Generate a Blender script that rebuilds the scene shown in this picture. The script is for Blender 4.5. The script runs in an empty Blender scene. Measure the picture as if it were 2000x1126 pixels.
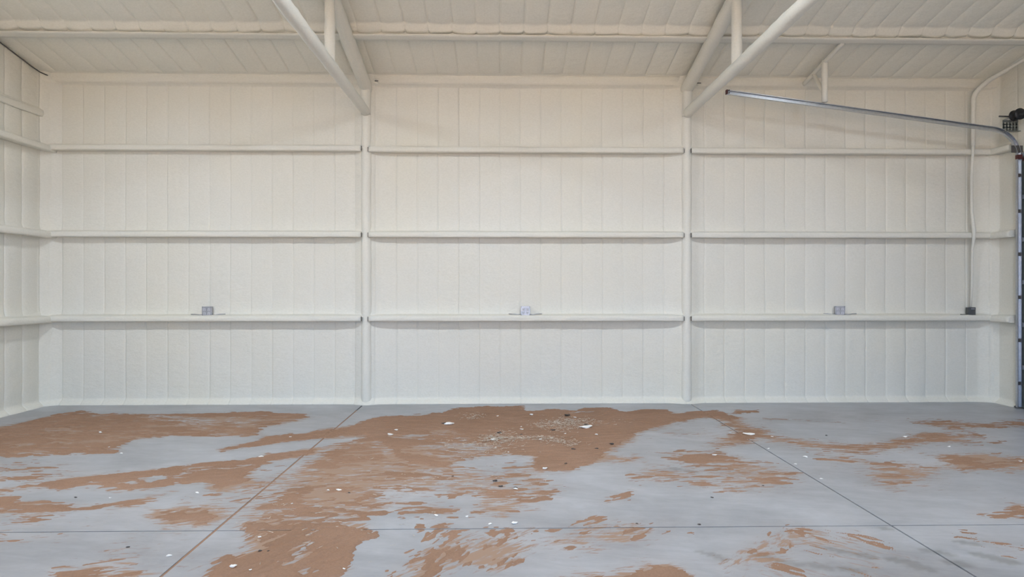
import bpy, bmesh, math, random
import numpy as np
from mathutils import Vector

# ------------------------------------------------------------------ camera, sky, lamps, exposure
C = bpy.context.scene.collection
SC = bpy.context.scene
YAW, FPX, D, H = 0.0195, 1196.0, 8.97, 1.672        # camera: metres from the back wall, eye height
cam_d = bpy.data.cameras.new('camera'); cam = bpy.data.objects.new('camera', cam_d); C.objects.link(cam)
cam_d.sensor_width = 36.0; cam_d.lens = FPX / 2000.0 * 36.0; cam_d.clip_start = 0.05; cam_d.clip_end = 200
cam.location = (0, -D, H); cam.rotation_euler = (math.radians(90), 0, -YAW)
SC.camera = cam

world = bpy.data.worlds.new('world'); SC.world = world; world.use_nodes = True
bg = world.node_tree.nodes['Background']
bg.inputs[0].default_value = (0.50, 0.68, 1.0, 1); bg.inputs[1].default_value = 6.0      # overcast daylight outside

sun_d = bpy.data.lights.new('sun', 'SUN'); sun_d.energy = 48.0; sun_d.angle = 0.01; sun_d.color = (1.0, 0.93, 0.82)
sun = bpy.data.objects.new('sun', sun_d); C.objects.link(sun); sun.location = (30, 0, 30)
sun.rotation_euler = Vector((-0.75, -0.12, -0.8)).to_track_quat('-Z', 'Y').to_euler()        # shines on the ground outside

SC.view_settings.view_transform = 'Standard'; SC.view_settings.look = 'None'
SC.view_settings.gamma = 1.0; SC.view_settings.use_curve_mapping = False
SC.view_settings.exposure = 0.0
LAMP_POWER, LAMP_COL = 114.0, (0.81, 0.90, 1.0)
LAMPS = [(-4.2, -4.1, 4.80, 1.0), (0.40, -4.1, 4.80, 1.0), (5.0, -4.1, 4.80, 0.68),
         (-4.2, -9.2, 4.80, 0.4), (0.40, -10.6, 4.80, 0.4), (5.0, -9.2, 4.80, 0.3)]

# ------------------------------------------------------------------ dimensions of the shed
XL, XR, YN = -6.535, 7.30, -12.8          # gable walls, near wall
XC = (-1.935, 2.725)                      # columns on the back wall
ZE, SLOPE, YRIDGE = 4.735, 0.22, -6.4     # eave height, roof pitch
GZ = (1.236, 2.445, 3.672)                # girt heights (middle)
STRIP = 0.301
JY = -4.70                                # cross joint in the slab
DOOR_Y0, DOOR_Y1, DOOR_Z = -0.50, -4.45, 3.56   # roll-up door in the gable
NEAR_DOOR = (-3.4, 3.8, 3.9)              # open doorway behind the camera
PUR_S = 1.13                              # first purlin, metres from back wall
rnd = random.Random(7)

def ceil_z(y):
    s = -np.asarray(y, float)
    return ZE + SLOPE * np.where(s < -YRIDGE, s, -2 * YRIDGE - s)

# ------------------------------------------------------------------ helpers
def tag(o, label=None, cat=None, group=None, kind=None):
    if label: o['label'] = label
    if cat: o['category'] = cat
    if group: o['group'] = group
    if kind: o['kind'] = kind
    return o

def empty(name, loc=(0, 0, 0)):
    o = bpy.data.objects.new(name, None); C.objects.link(o); o.location = loc
    o.empty_display_size = 0.1
    return o

def link(name, me, mat, parent=None):
    if mat is not None:
        me.materials.append(mat)
    o = bpy.data.objects.new(name, me); C.objects.link(o)
    if parent is not None:
        o.parent = parent
        o.location = -parent.location if parent.type == 'EMPTY' else (0, 0, 0)
    return o

def mesh(name, verts, faces, mat, parent=None, smooth=False):
    me = bpy.data.meshes.new(name)
    me.from_pydata([tuple(v) for v in verts], [], faces)
    if smooth:
        me.polygons.foreach_set('use_smooth', [True] * len(me.polygons))
    me.update()
    return link(name, me, mat, parent)

def grid_faces(nu, nv):
    i = np.arange(nu - 1)[:, None] * nv + np.arange(nv - 1)[None, :]
    return np.stack([i, i + nv, i + nv + 1, i + 1], -1).reshape(-1, 4)

def fast_mesh(name, co, quads, mat, parent=None, normals=None, flip=False):
    me = bpy.data.meshes.new(name)
    if flip:
        quads = quads[:, ::-1]
    nq = len(quads)
    me.vertices.add(len(co)); me.vertices.foreach_set('co', np.ascontiguousarray(co, np.float32).ravel())
    me.loops.add(nq * 4); me.loops.foreach_set('vertex_index', np.ascontiguousarray(quads, np.int32).ravel())
    me.polygons.add(nq)
    me.polygons.foreach_set('loop_start', np.arange(0, nq * 4, 4, dtype=np.int32))
    me.polygons.foreach_set('use_smooth', np.ones(nq, bool))
    me.update(calc_edges=True)
    if normals is not None:
        me.normals_split_custom_set_from_vertices([tuple(n) for n in normals])
    return link(name, me, mat, parent)

def bm_obj(name, bm, mat, parent=None, smooth=False):
    bmesh.ops.recalc_face_normals(bm, faces=bm.faces)
    me = bpy.data.meshes.new(name); bm.to_mesh(me); bm.free()
    if smooth:
        me.polygons.foreach_set('use_smooth', [True] * len(me.polygons))
    return link(name, me, mat, parent)

def add_box(bm, c, s, bev=0.0):
    r = bmesh.ops.create_cube(bm, size=1.0)
    vs = r['verts']
    for v in vs:
        v.co = Vector((c[0] + v.co.x * s[0], c[1] + v.co.y * s[1], c[2] + v.co.z * s[2]))
    if bev > 0:
        es = list({e for v in vs for e in v.link_edges})
        bmesh.ops.bevel(bm, geom=es, offset=bev, segments=2, affect='EDGES', profile=0.5)

def box(name, c, s, mat, parent=None, bev=0.0):
    bm = bmesh.new(); add_box(bm, c, s, bev)
    return bm_obj(name, bm, mat, parent)

def tube_geo(pts, rad, seg=16, wob=0.0, seed=0, cap=True):
    """swept tube along a polyline with an uneven foamed surface"""
    pts = [Vector(p) for p in pts]
    n = len(pts); rads = rad if hasattr(rad, '__len__') else [rad] * n
    verts, faces = [], []
    up = None
    rg = np.random.RandomState(seed)
    ph = rg.rand(8) * 6.28
    L = 0.0
    for i, p in enumerate(pts):
        if i > 0: L += (p - pts[i - 1]).length
        t = (pts[min(i + 1, n - 1)] - pts[max(i - 1, 0)]).normalized()
        if up is None:
            up = Vector((0, 0, 1)) if abs(t.z) < 0.9 else Vector((0, -1, 0))
        a = t.cross(up).normalized(); b = a.cross(t).normalized(); up = b
        for k in range(seg):
            th = 2 * math.pi * k / seg
            r = rads[i]
            if wob:
                r += wob * (0.45 * math.sin(L * 9 + ph[0] + 2 * th) + 0.35 * math.sin(L * 23 + ph[1] - th) + 0.3 * math.sin(L * 47 + ph[2] + 3 * th) + 0.25 * math.sin(L * 4 + ph[3]))
            verts.append(p + a * (r * math.cos(th)) + b * (r * math.sin(th)))
    for i in range(n - 1):
        for k in range(seg):
            k2 = (k + 1) % seg
            faces.append((i * seg + k, i * seg + k2, (i + 1) * seg + k2, (i + 1) * seg + k))
    if cap:
        faces.append(tuple(range(seg))[::-1]); faces.append(tuple((n - 1) * seg + k for k in range(seg)))
    return verts, faces

def subdiv(p, q, step):
    p, q = Vector(p), Vector(q); n = max(2, int((q - p).length / step) + 1)
    return [p.lerp(q, i / (n - 1)) for i in range(n)]

def tube(name, pts, rad, mat, parent=None, seg=16, wob=0.0, seed=0):
    v, f = tube_geo(pts, rad, seg, wob, seed)
    return mesh(name, v, f, mat, parent, True)

def arc_pts(c, r, a0, a1, n, ux, uy):
    c, ux, uy = Vector(c), Vector(ux), Vector(uy)
    return [c + ux * (r * math.cos(a0 + (a1 - a0) * i / n)) + uy * (r * math.sin(a0 + (a1 - a0) * i / n)) for i in range(n + 1)]

# value noise in numpy
def _hash(ix, iy, seed):
    h = (ix.astype(np.int64) * 374761393 + iy.astype(np.int64) * 668265263 + seed * 974634777) & 0x7fffffff
    h = ((h ^ (h >> 13)) * 1274126177) & 0x7fffffff
    h = h ^ (h >> 16)
    return (h & 0xffff) / 65535.0
def vnoise(x, y, seed=0):
    xi, yi = np.floor(x), np.floor(y); fx, fy = x - xi, y - yi
    fx = fx * fx * fx * (fx * (fx * 6 - 15) + 10); fy = fy * fy * fy * (fy * (fy * 6 - 15) + 10)
    xi = xi.astype(np.int64); yi = yi.astype(np.int64)
    a = _hash(xi, yi, seed); b = _hash(xi + 1, yi, seed); c = _hash(xi, yi + 1, seed); d = _hash(xi + 1, yi + 1, seed)
    return (a * (1 - fx) + b * fx) * (1 - fy) + (c * (1 - fx) + d * fx) * fy
def fbm(x, y, seed=0, oct=4, gain=0.5):
    s = np.zeros(np.broadcast(x, y).shape); amp, tot, fr = 1.0, 0.0, 1.0
    for o in range(oct):
        s += amp * vnoise(x * fr + 17.3 * o, y * fr - 9.1 * o, seed + o); tot += amp; amp *= gain; fr *= 2.03
    return s / tot
def sstep(a, b, x):
    t = np.clip((x - a) / (b - a), 0, 1); return t * t * (3 - 2 * t)

# ------------------------------------------------------------------ materials
def new_mat(name):
    m = bpy.data.materials.new(name); m.use_nodes = True
    nt = m.node_tree; b = nt.nodes['Principled BSDF']
    return m, nt, b

def N(nt, typ, **kw):
    n = nt.nodes.new(typ)
    for k, v in kw.items():
        if k in n.inputs: n.inputs[k].default_value = v
        else: setattr(n, k, v)
    return n

def ramp(nt, fac, stops):
    r = nt.nodes.new('ShaderNodeValToRGB'); e = r.color_ramp.elements
    while len(e) < len(stops): e.new(0.5)
    for el, (p, c) in zip(e, stops):
        el.position = p; el.color = (*c, 1)
    nt.links.new(fac, r.inputs[0]); return r

def foam_mat(name, base, warm, bump=0.35, scale=34.0):
    m, nt, b = new_mat(name)
    tc = nt.nodes.new('ShaderNodeTexCoord')
    n1 = N(nt, 'ShaderNodeTexNoise', Scale=0.55, Detail=3.0, Roughness=0.55)
    n2 = N(nt, 'ShaderNodeTexNoise', Scale=scale, Detail=5.0, Roughness=0.62)
    mp = N(nt, 'ShaderNodeMapping'); mp.inputs['Scale'].default_value = (1.0, 1.0, 2.2)
    n3 = N(nt, 'ShaderNodeTexNoise', Scale=9.0, Detail=3.0)
    nt.links.new(tc.outputs['Object'], n1.inputs['Vector'])
    nt.links.new(tc.outputs['Object'], mp.inputs['Vector'])
    nt.links.new(mp.outputs['Vector'], n2.inputs['Vector'])
    nt.links.new(mp.outputs['Vector'], n3.inputs['Vector'])
    r = ramp(nt, n1.outputs[0], [(0.40, base), (0.68, warm)])
    mix = N(nt, 'ShaderNodeMix', data_type='RGBA', blend_type='MULTIPLY')
    mix.inputs[0].default_value = 1.0
    r2 = ramp(nt, n2.outputs[0], [(0.30, (0.93, 0.93, 0.92)), (0.62, (1, 1, 1))])
    nt.links.new(r.outputs[0], mix.inputs[6]); nt.links.new(r2.outputs[0], mix.inputs[7])
    nt.links.new(mix.outputs[2], b.inputs['Base Color'])
    b.inputs['Roughness'].default_value = 0.62
    b.inputs['Specular IOR Level'].default_value = 0.25
    b1 = N(nt, 'ShaderNodeBump', Strength=bump, Distance=0.006)
    b2 = N(nt, 'ShaderNodeBump', Strength=bump * 0.7, Distance=0.02)
    nt.links.new(n2.outputs[0], b1.inputs['Height']); nt.links.new(n3.outputs[0], b2.inputs['Height'])
    nt.links.new(b2.outputs[0], b1.inputs['Normal']); nt.links.new(b1.outputs[0], b.inputs['Normal'])
    return m

def plain_mat(name, col, rough=0.5, metal=0.0, var=0.12, scale=14.0, bump=0.0):
    m, nt, b = new_mat(name)
    tc = nt.nodes.new('ShaderNodeTexCoord')
    n = N(nt, 'ShaderNodeTexNoise', Scale=scale, Detail=4.0)
    nt.links.new(tc.outputs['Object'], n.inputs['Vector'])
    lo = tuple(c * (1 - var) for c in col); hi = tuple(min(1, c * (1 + var)) for c in col)
    r = ramp(nt, n.outputs[0], [(0.3, lo), (0.7, hi)])
    nt.links.new(r.outputs[0], b.inputs['Base Color'])
    b.inputs['Roughness'].default_value = rough; b.inputs['Metallic'].default_value = metal
    if bump:
        bp = N(nt, 'ShaderNodeBump', Strength=bump, Distance=0.003)
        nt.links.new(n.outputs[0], bp.inputs['Height']); nt.links.new(bp.outputs[0], b.inputs['Normal'])
    return m

def emit_mat(name, col, s):
    m, nt, b = new_mat(name)
    b.inputs['Base Color'].default_value = (*col, 1)
    b.inputs['Emission Color'].default_value = (*col, 1); b.inputs['Emission Strength'].default_value = s
    return m

FOAM = foam_mat('spray_foam', (0.77, 0.752, 0.685), (0.775, 0.747, 0.655))
FOAM_ROOF = foam_mat('spray_foam_roof', (0.82, 0.805, 0.73), (0.825, 0.80, 0.71), bump=0.45, scale=40)
FOAM_PIPE = foam_mat('spray_foam_on_pipe', (0.785, 0.767, 0.70), (0.785, 0.762, 0.685), bump=0.3, scale=45)
GALV = plain_mat('galvanised_steel', (0.55, 0.57, 0.60), 0.32, 1.0, 0.08, 30)
STEEL_DARK = plain_mat('bare_dark_steel', (0.10, 0.095, 0.09), 0.6, 0.4)
BLACK = plain_mat('black_cast_metal', (0.02, 0.02, 0.022), 0.45, 0.3)
RED = plain_mat('red_oxide_paint', (0.085, 0.022, 0.02), 0.5)
BOXMETAL = plain_mat('electrical_box_steel', (0.42, 0.42, 0.45), 0.42, 0.65)
RECEPT = plain_mat('grey_receptacle_plastic', (0.62, 0.62, 0.66), 0.45)
PALEBOX = plain_mat('pale_cover_steel', (0.52, 0.52, 0.56), 0.42, 0.4)
SLOTMAT = plain_mat('dark_slot', (0.03, 0.03, 0.035), 0.6)
SWITCHBOX = plain_mat('dark_grey_box_paint', (0.10, 0.105, 0.11), 0.5, 0.2)
DOORMAT = plain_mat('blue_grey_door_panel', (0.13, 0.14, 0.19), 0.45, 0.3)
BLADE = plain_mat('painted_steel_grey', (0.20, 0.22, 0.21), 0.5, 0.5)
SCRAP = plain_mat('white_foam_scrap', (0.86, 0.85, 0.82), 0.7, 0, 0.08, 60)
SCRAP_DARK = plain_mat('dark_debris', (0.06, 0.05, 0.045), 0.8)
STRAW = plain_mat('dry_shavings', (0.47, 0.42, 0.345), 0.8, 0, 0.6, 60)

def concrete_mat():
    m, nt, b = new_mat('troweled_concrete')
    L = nt.links.new
    tc = nt.nodes.new('ShaderNodeTexCoord')
    def noise(scale, detail, rough, sc=(1, 1, 1), rot=0.0, dist=0.0):
        mp = N(nt, 'ShaderNodeMapping'); mp.inputs['Rotation'].default_value = (0, 0, rot)
        ms = N(nt, 'ShaderNodeMapping'); ms.inputs['Scale'].default_value = sc
        L(tc.outputs['Object'], mp.inputs['Vector']); L(mp.outputs[0], ms.inputs['Vector'])
        n = N(nt, 'ShaderNodeTexNoise', Scale=scale, Detail=detail, Roughness=rough, Distortion=dist)
        L(ms.outputs[0], n.inputs['Vector']); return n.outputs[0]
    def math_(op, x, y, clamp=False):
        n = N(nt, 'ShaderNodeMath', operation=op); n.use_clamp = clamp
        for i, v in enumerate((x, y)):
            if isinstance(v, (int, float)): n.inputs[i].default_value = v
            else: L(v, n.inputs[i])
        return n.outputs[0]
    def attr(nm): return N(nt, 'ShaderNodeAttribute', attribute_name=nm).outputs['Fac']
    def mixc(fac, c0, c1, bt='MIX'):
        n = N(nt, 'ShaderNodeMix', data_type='RGBA', blend_type=bt)
        for i, v in ((0, fac), (6, c0), (7, c1)):
            if isinstance(v, (int, float)): n.inputs[i].default_value = v
            elif isinstance(v, tuple): n.inputs[i].default_value = (*v, 1)
            else: L(v, n.inputs[i])
        return n.outputs[2]
    cloud = noise(0.9, 6, .62, (1, 1.6, 1), 0.1, .6); fine = noise(7, 6, .65); trowel = noise(2.2, 6, .7, (1, 4.5, 1), 0.15, .8)
    base = ramp(nt, cloud, [(0.32, (0.315, 0.322, 0.34)), (0.68, (0.45, 0.46, 0.485))]).outputs[0]
    base = mixc(1.0, base, ramp(nt, fine, [(0.30, (0.91, 0.91, 0.91)), (0.65, (1, 1, 1))]).outputs[0], 'MULTIPLY')
    base = mixc(1.0, base, ramp(nt, trowel, [(0.32, (0.86, 0.865, 0.87)), (0.66, (1.0, 1.0, 1.0))]).outputs[0], 'MULTIPLY')
    # swept smears of red dust: streak noise in three sweep directions
    s0 = noise(1.0, 6, .68, (5.5, 26.0, 1), math.radians(-6), .5)
    s1 = noise(1.0, 6, .68, (5.5, 24.0, 1), math.radians(-42), .5)
    s2 = noise(1.0, 6, .68, (5.5, 24.0, 1), math.radians(38), .5)
    st = math_('ADD', math_('MULTIPLY', s0, attr('sweep_flat')), math_('ADD', math_('MULTIPLY', s1, attr('sweep_left')), math_('MULTIPLY', s2, attr('sweep_right'))))
    d = attr('dust')
    k = math_('ADD', math_('SUBTRACT', st, 0.5), math_('MULTIPLY', math_('SUBTRACT', d, 0.5), 0.52))
    fac = ramp(nt, math_('ADD', k, 0.5), [(0.465, (0, 0, 0)), (0.57, (1, 1, 1))]).outputs[0]
    fac = math_('MULTIPLY', fac, math_('MULTIPLY', sst(nt, d, .03, .25), .86))
    film = math_('ADD', fac, math_('MULTIPLY', d, .30), True)
    col = mixc(film, base, (0.335, 0.222, 0.155))
    col = mixc(attr('tread'), col, (0.74, 0.735, 0.70), 'MULTIPLY')
    L(col, b.inputs['Base Color'])
    rr = ramp(nt, film, [(0.0, (0.38,) * 3), (0.7, (0.85,) * 3)]); L(rr.outputs[0], b.inputs['Roughness'])
    b.inputs['Specular IOR Level'].default_value = 0.5
    bp = N(nt, 'ShaderNodeBump', Strength=0.12, Distance=0.004)
    L(fine, bp.inputs['Height']); L(bp.outputs[0], b.inputs['Normal'])
    return m
def sst(nt, v, a, b):
    n = N(nt, 'ShaderNodeMapRange'); n.interpolation_type = 'SMOOTHSTEP'
    n.inputs['From Min'].default_value = a; n.inputs['From Max'].default_value = b
    nt.links.new(v, n.inputs['Value']); return n.outputs[0]
CONCRETE = concrete_mat()

def dirt_mat():
    m, nt, b = new_mat('red_dirt')
    tc = nt.nodes.new('ShaderNodeTexCoord')
    n1 = N(nt, 'ShaderNodeTexNoise', Scale=1.7, Detail=5.0); n2 = N(nt, 'ShaderNodeTexNoise', Scale=70.0, Detail=4.0, Roughness=0.7)
    nt.links.new(tc.outputs['Object'], n1.inputs['Vector']); nt.links.new(tc.outputs['Object'], n2.inputs['Vector'])
    r1 = ramp(nt, n1.outputs[0], [(0.3, (0.305, 0.185, 0.122)), (0.7, (0.355, 0.222, 0.152))])
    r2 = ramp(nt, n2.outputs[0], [(0.25, (0.80, 0.80, 0.80)), (0.65, (1, 1, 1))])
    mx = N(nt, 'ShaderNodeMix', data_type='RGBA', blend_type='MULTIPLY'); mx.inputs[0].default_value = 1
    nt.links.new(r1.outputs[0], mx.inputs[6]); nt.links.new(r2.outputs[0], mx.inputs[7])
    nt.links.new(mx.outputs[2], b.inputs['Base Color'])
    b.inputs['Roughness'].default_value = 0.95; b.inputs['Specular IOR Level'].default_value = 0.1
    bp = N(nt, 'ShaderNodeBump', Strength=0.5, Distance=0.006)
    nt.links.new(n2.outputs[0], bp.inputs['Height']); nt.links.new(bp.outputs[0], b.inputs['Normal'])
    return m
DIRT = dirt_mat()

# ------------------------------------------------------------------ daylight portal and outside ground
pd = bpy.data.lights.new('doorway_daylight', 'AREA'); pd.shape = 'RECTANGLE'
pd.size = NEAR_DOOR[1] - NEAR_DOOR[0]; pd.size_y = NEAR_DOOR[2]
pd.cycles.is_portal = True
po = bpy.data.objects.new('doorway_daylight', pd); C.objects.link(po)
po.location = ((NEAR_DOOR[0] + NEAR_DOOR[1]) / 2, YN + 0.02, NEAR_DOOR[2] / 2); po.rotation_euler = (math.radians(90), 0, 0)

bm = bmesh.new(); add_box(bm, (0, YN - 30.2, -0.13), (80, 60, 0.2))
ground = bm_obj('ground_outside', bm, plain_mat('red_ground', (0.40, 0.28, 0.185), 0.95, 0, .15, .5)); tag(ground, kind='structure')

# ------------------------------------------------------------------ foam surfaces (height above the sheeting)
SK = np.array([0, .006, .014, .026, .045, .075, .11, .15, .19, .225, .255, .275, .287, .295])     # samples across one strip
SKN = np.append(SK, STRIP)

def strip_relief(u, w, seed, depth=1.0, off=0.0):
    k = np.floor((u - off) / STRIP); t = (u - off) / STRIP - k
    row = np.searchsorted(np.array(GZ), w) if np.ndim(w) else 0
    amp = 0.010 + 0.009 * _hash(k, row * 3 + 1, seed)
    skew = 0.85 + 0.5 * _hash(k, row * 5 + 2, seed + 3)
    tt = t ** skew
    bulge = amp * (1 - np.abs(2 * tt - 1) ** 3.2)
    dist = np.minimum(t, 1 - t) * STRIP
    kk = np.where(t > .5, k + 1, k)
    crease = (0.003 + 0.007 * _hash(kk, row * 7 + 4, seed + 9)) * np.exp(-(dist / 0.009) ** 2)
    side = 0.010 * _hash(kk, row, seed + 21) * np.exp(-(dist / 0.03)) * np.where(t > .5, -0.3, 1.0)
    return depth * (bulge - crease + side)

def lumps(u, w, seed, a=1.0):
    return a * (0.016 * (fbm(u * 1.3, w * 1.3, seed, 2) - .5) + 0.006 * (fbm(u * 7, w * 9, seed + 5, 2) - .5))

def h_back(u, w):
    fade = 1 - sstep(ZE - 0.14, ZE - 0.10, w)
    h = strip_relief(u, w, 11, 0.55, 0.0) * fade + lumps(u, w, 31)
    j = 0.03 * (fbm(w * 5, u * 2, 77, 3) - .5)
    for xc in XC:                                  # foam built up round the columns
        dd = np.abs(u - xc) + j
        h = h + 0.062 * (1 - sstep(0.03, 0.23, dd)) + 0.012 * (1 - sstep(0.2, 0.5, dd))
    for xw in (XL, XR):
        dd = np.abs(u - xw) + j
        h = h + 0.11 * (1 - sstep(0.0, 0.22, dd))
    h = h + 0.075 * (1 - sstep(0.0, 0.10, w + 0.3 * j)) ** 1.5   # skirt at the slab
    for zg in GZ:
        h = h + 0.05 * np.exp(-np.clip(w - zg - 0.03, 0, 9) / 0.035) * (w > zg)
    h = h + 0.05 * sstep(ZE - 0.14, ZE - 0.10, w)
    return h

def h_side(u, w):
    """gable walls; u = distance from the back wall"""
    h = strip_relief(u, w, 41, 0.9, 0.17) + lumps(u + 40, w, 51, 1.3)
    h = h + 0.11 * (1 - sstep(0.0, 0.22, u))
    h = h + 0.07 * (1 - sstep(0.0, 0.10, w)) ** 1.5
    for zg in GZ:
        h = h + 0.05 * np.exp(-np.clip(w - zg - 0.03, 0, 9) / 0.035) * (w > zg)
    return h

def h_side_right(u, w):
    h = strip_relief(u, w, 43, 0.35, 0.17) + lumps(u + 80, w, 53, 1.4)
    h = h + 0.10 * (1 - sstep(0.0, 0.20, u))
    h = h + 0.07 * (1 - sstep(0.0, 0.10, w)) ** 1.5
    for zg in GZ:
        h = h + 0.05 * np.exp(-np.clip(w - zg - 0.03, 0, 9) / 0.035) * (w > zg)
    return h

def h_roof(u, s):
    fade = sstep(0.10, 0.2, s)
    q = np.floor((s - PUR_S) / 1.2)
    k = np.floor(u / STRIP); t = u / STRIP - k
    amp = 0.012 + 0.010 * _hash(k, q, 61)
    dist = np.minimum(t, 1 - t) * STRIP
    kk = np.where(t > .5, k + 1, k)
    h = amp * (1 - np.abs(2 * t - 1) ** 3.0) - (0.004 + 0.008 * _hash(kk, q, 63)) * np.exp(-(dist / 0.010) ** 2)
    h = h * fade + lumps(u, s * 1.2, 71, 1.2)
    ds = s - PUR_S - 1.2 * np.floor((s - PUR_S) / 1.2)      # metres beyond the last purlin
    h = h + (s > PUR_S) * (0.082 + 0.02 * (fbm(u * 6, s * 3, 91, 2) - .5)) * (1 - sstep(0.085, 0.15, ds)) * (1 + .25 * (fbm(u * 3, s * 40, 93, 2) - .5))
    h = h + 0.05 * (1 - sstep(0.0, 0.13, s))
    return h

def surf_panel(name, parent, mat, us, ws, place, hf, flip):
    """heightfield patch; place(u, w, h) -> xyz"""
    U, W = np.meshgrid(us, ws, indexing='ij'); nu, nv = U.shape
    e = 0.003
    P0 = place(U, W, hf(U, W))
    du = place(U + e, W, hf(U + e, W)) - place(U - e, W, hf(U - e, W))
    dw = place(U, W + e, hf(U, W + e)) - place(U, W - e, hf(U, W - e))
    n = np.cross(du.reshape(-1, 3), dw.reshape(-1, 3))
    if flip: n = -n
    n /= np.linalg.norm(n, axis=1)[:, None] + 1e-12
    return fast_mesh(name, P0.reshape(-1, 3), grid_faces(nu, nv), mat, parent, n, flip)

def lin(a, b, step):
    return np.linspace(a, b, max(2, int(round((b - a) / step)) + 1))

def shell(name, c, s):
    o = box(name, c, s, FOAM); tag(o, kind='structure'); return o

# back wall
wall_back = shell('wall_back', ((XL + XR) / 2, 0.16, 2.35), (XR - XL + 0.5, 0.16, 4.9))
place_b = lambda u, w, h: np.stack([u, -h, w], -1)
ks = range(int(math.floor(XL / STRIP)), int(math.ceil(XR / STRIP)))
rows = (-0.01,) + GZ + (ZE + 0.05,)
for k in ks:
    us = np.clip(k * STRIP + SKN, XL - .02, XR + .02); us = np.unique(us)
    if len(us) < 2: continue
    for r in range(4):
        ws = lin(rows[r], rows[r + 1], 0.026)
        if r == 0: ws = np.unique(np.concatenate([ws, lin(0, .12, .012)]))
        if r == 3: ws = np.unique(np.concatenate([ws, lin(ZE - .15, ZE, .01)]))
        surf_panel('foam_panel', wall_back, FOAM, us, ws, place_b, h_back, False)

# gable wall without a door
wall_left = shell('wall_left', (XL - 0.16, YN / 2, 3.1), (0.16, -YN + 0.3, 6.4))
place_l = lambda u, w, h: np.stack([XL + h, -u, w], -1)
def side_rows(hi): return [(-0.01, GZ[0]), (GZ[0], GZ[1]), (GZ[1], GZ[2]), (GZ[2], hi)]
for k in range(-1, 9):
    us = np.clip(0.17 + k * STRIP + SKN, -0.02, 99); us = np.unique(us)
    for a, b in side_rows(float(ceil_z(-0.17 - k * STRIP)) + 0.03):
        surf_panel('foam_panel', wall_left, FOAM, us, lin(a, b, 0.03), place_l, h_side, True)
tag(surf_panel('foam_expanse', wall_left, FOAM, lin(0.17 + 9 * STRIP, -YN, 0.05), lin(-0.01, 6.2, 0.08), place_l, h_side, True), kind='stuff')

seam = [(XL + .03 + .10 * (1 - float(sstep(0, .26, q))), -q, float(ceil_z(-q)) - .055) for q in (.10, .2, .35, .6, .9, 1.3, 1.7)]
tube('open_seam', seam, .008, STEEL_DARK, wall_left, 6)

# gable wall with the roll-up door
wall_right = empty('wall_right', (XR, 0, 0)); tag(wall_right, kind='structure')
place_r = lambda u, w, h: np.stack([XR - h, -u, w], -1)
def part_box(name, c, s, mat, parent, bev=0.0): return box(name, c, s, mat, parent, bev)
part_box('sheeting', (XR + 0.16, DOOR_Y0 / 2 + 0.1, 2.6), (0.16, -DOOR_Y0 + 0.2, 5.4), FOAM, wall_right)
part_box('sheeting', (XR + 0.16, (DOOR_Y1 + YN) / 2, 3.1), (0.16, DOOR_Y1 - YN, 6.4), FOAM, wall_right)
part_box('sheeting', (XR + 0.16, (DOOR_Y0 + DOOR_Y1) / 2, (DOOR_Z + 6.2) / 2), (0.16, DOOR_Y0 - DOOR_Y1, 6.2 - DOOR_Z), FOAM, wall_right)
for (ua, ub) in ((-0.02, 0.17), (0.17, -DOOR_Y0 - 0.015)):
    for a, b in side_rows(float(ceil_z(-ub)) + 0.03):
        surf_panel('foam_panel', wall_right, FOAM, lin(ua, ub, 0.012), lin(a, b, 0.026), place_r, h_side_right, False)
surf_panel('header_foam', wall_right, FOAM, lin(-DOOR_Y0 - 0.015, -DOOR_Y1, 0.04), lin(DOOR_Z + .02, 6.1, 0.04), place_r, h_side_right, False)
tag(surf_panel('foam_expanse', wall_right, FOAM, lin(-DOOR_Y1, -YN, 0.06), lin(-0.01, 6.2, 0.08), place_r, h_side_right, False), kind='stuff')

# near wall behind the camera with its open doorway
wall_near = empty('wall_near', (0, YN, 0)); tag(wall_near, kind='structure')
for (x0, x1, z0, z1) in ((XL, NEAR_DOOR[0], 0, ZE), (NEAR_DOOR[1], XR, 0, ZE), (NEAR_DOOR[0], NEAR_DOOR[1], NEAR_DOOR[2], ZE)):
    part_box('foam_panel', ((x0 + x1) / 2, YN - 0.1, (z0 + z1) / 2), (x1 - x0, 0.2, z1 - z0 + .04), FOAM, wall_near)

# ceiling
def place_c(u, s, h):
    z = ZE + SLOPE * s
    return np.stack([u, -s + h * 0.21, z - h * 0.977], -1)
cv = [(XL - .3, .3, ZE - .3 * SLOPE), (XR + .3, .3, ZE - .3 * SLOPE), (XR + .3, YRIDGE, float(ceil_z(YRIDGE))), (XL - .3, YRIDGE, float(ceil_z(YRIDGE))),
      (XL - .3, YN - .3, ZE - .3 * SLOPE), (XR + .3, YN - .3, ZE - .3 * SLOPE)]
cv = [(x, y, z + 0.05) for x, y, z in cv] + [(x, y, z + 0.2) for x, y, z in cv]
ceiling = mesh('ceiling', cv, [(0, 3, 2, 1), (3, 4, 5, 2), (6, 7, 8, 9), (9, 8, 11, 10), (0, 1, 7, 6), (4, 10, 11, 5), (0, 6, 9, 3), (3, 9, 10, 4), (1, 2, 8, 7), (2, 5, 11, 8)], FOAM_ROOF)
tag(ceiling, kind='structure')
for k in ks:
    us = np.unique(np.clip(k * STRIP + SKN, XL - .02, XR + .02))
    if len(us) < 2: continue
    for a, b in ((-0.02, PUR_S), (PUR_S, PUR_S + 1.2)):
        surf_panel('foam_panel', ceiling, FOAM_ROOF, us, lin(a, b, 0.026), place_c, h_roof, True)
tag(surf_panel('foam_expanse', ceiling, FOAM_ROOF, lin(XL, XR, 0.05), lin(PUR_S + 1.2, -YRIDGE, 0.06), place_c, h_roof, True), kind='stuff')

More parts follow.
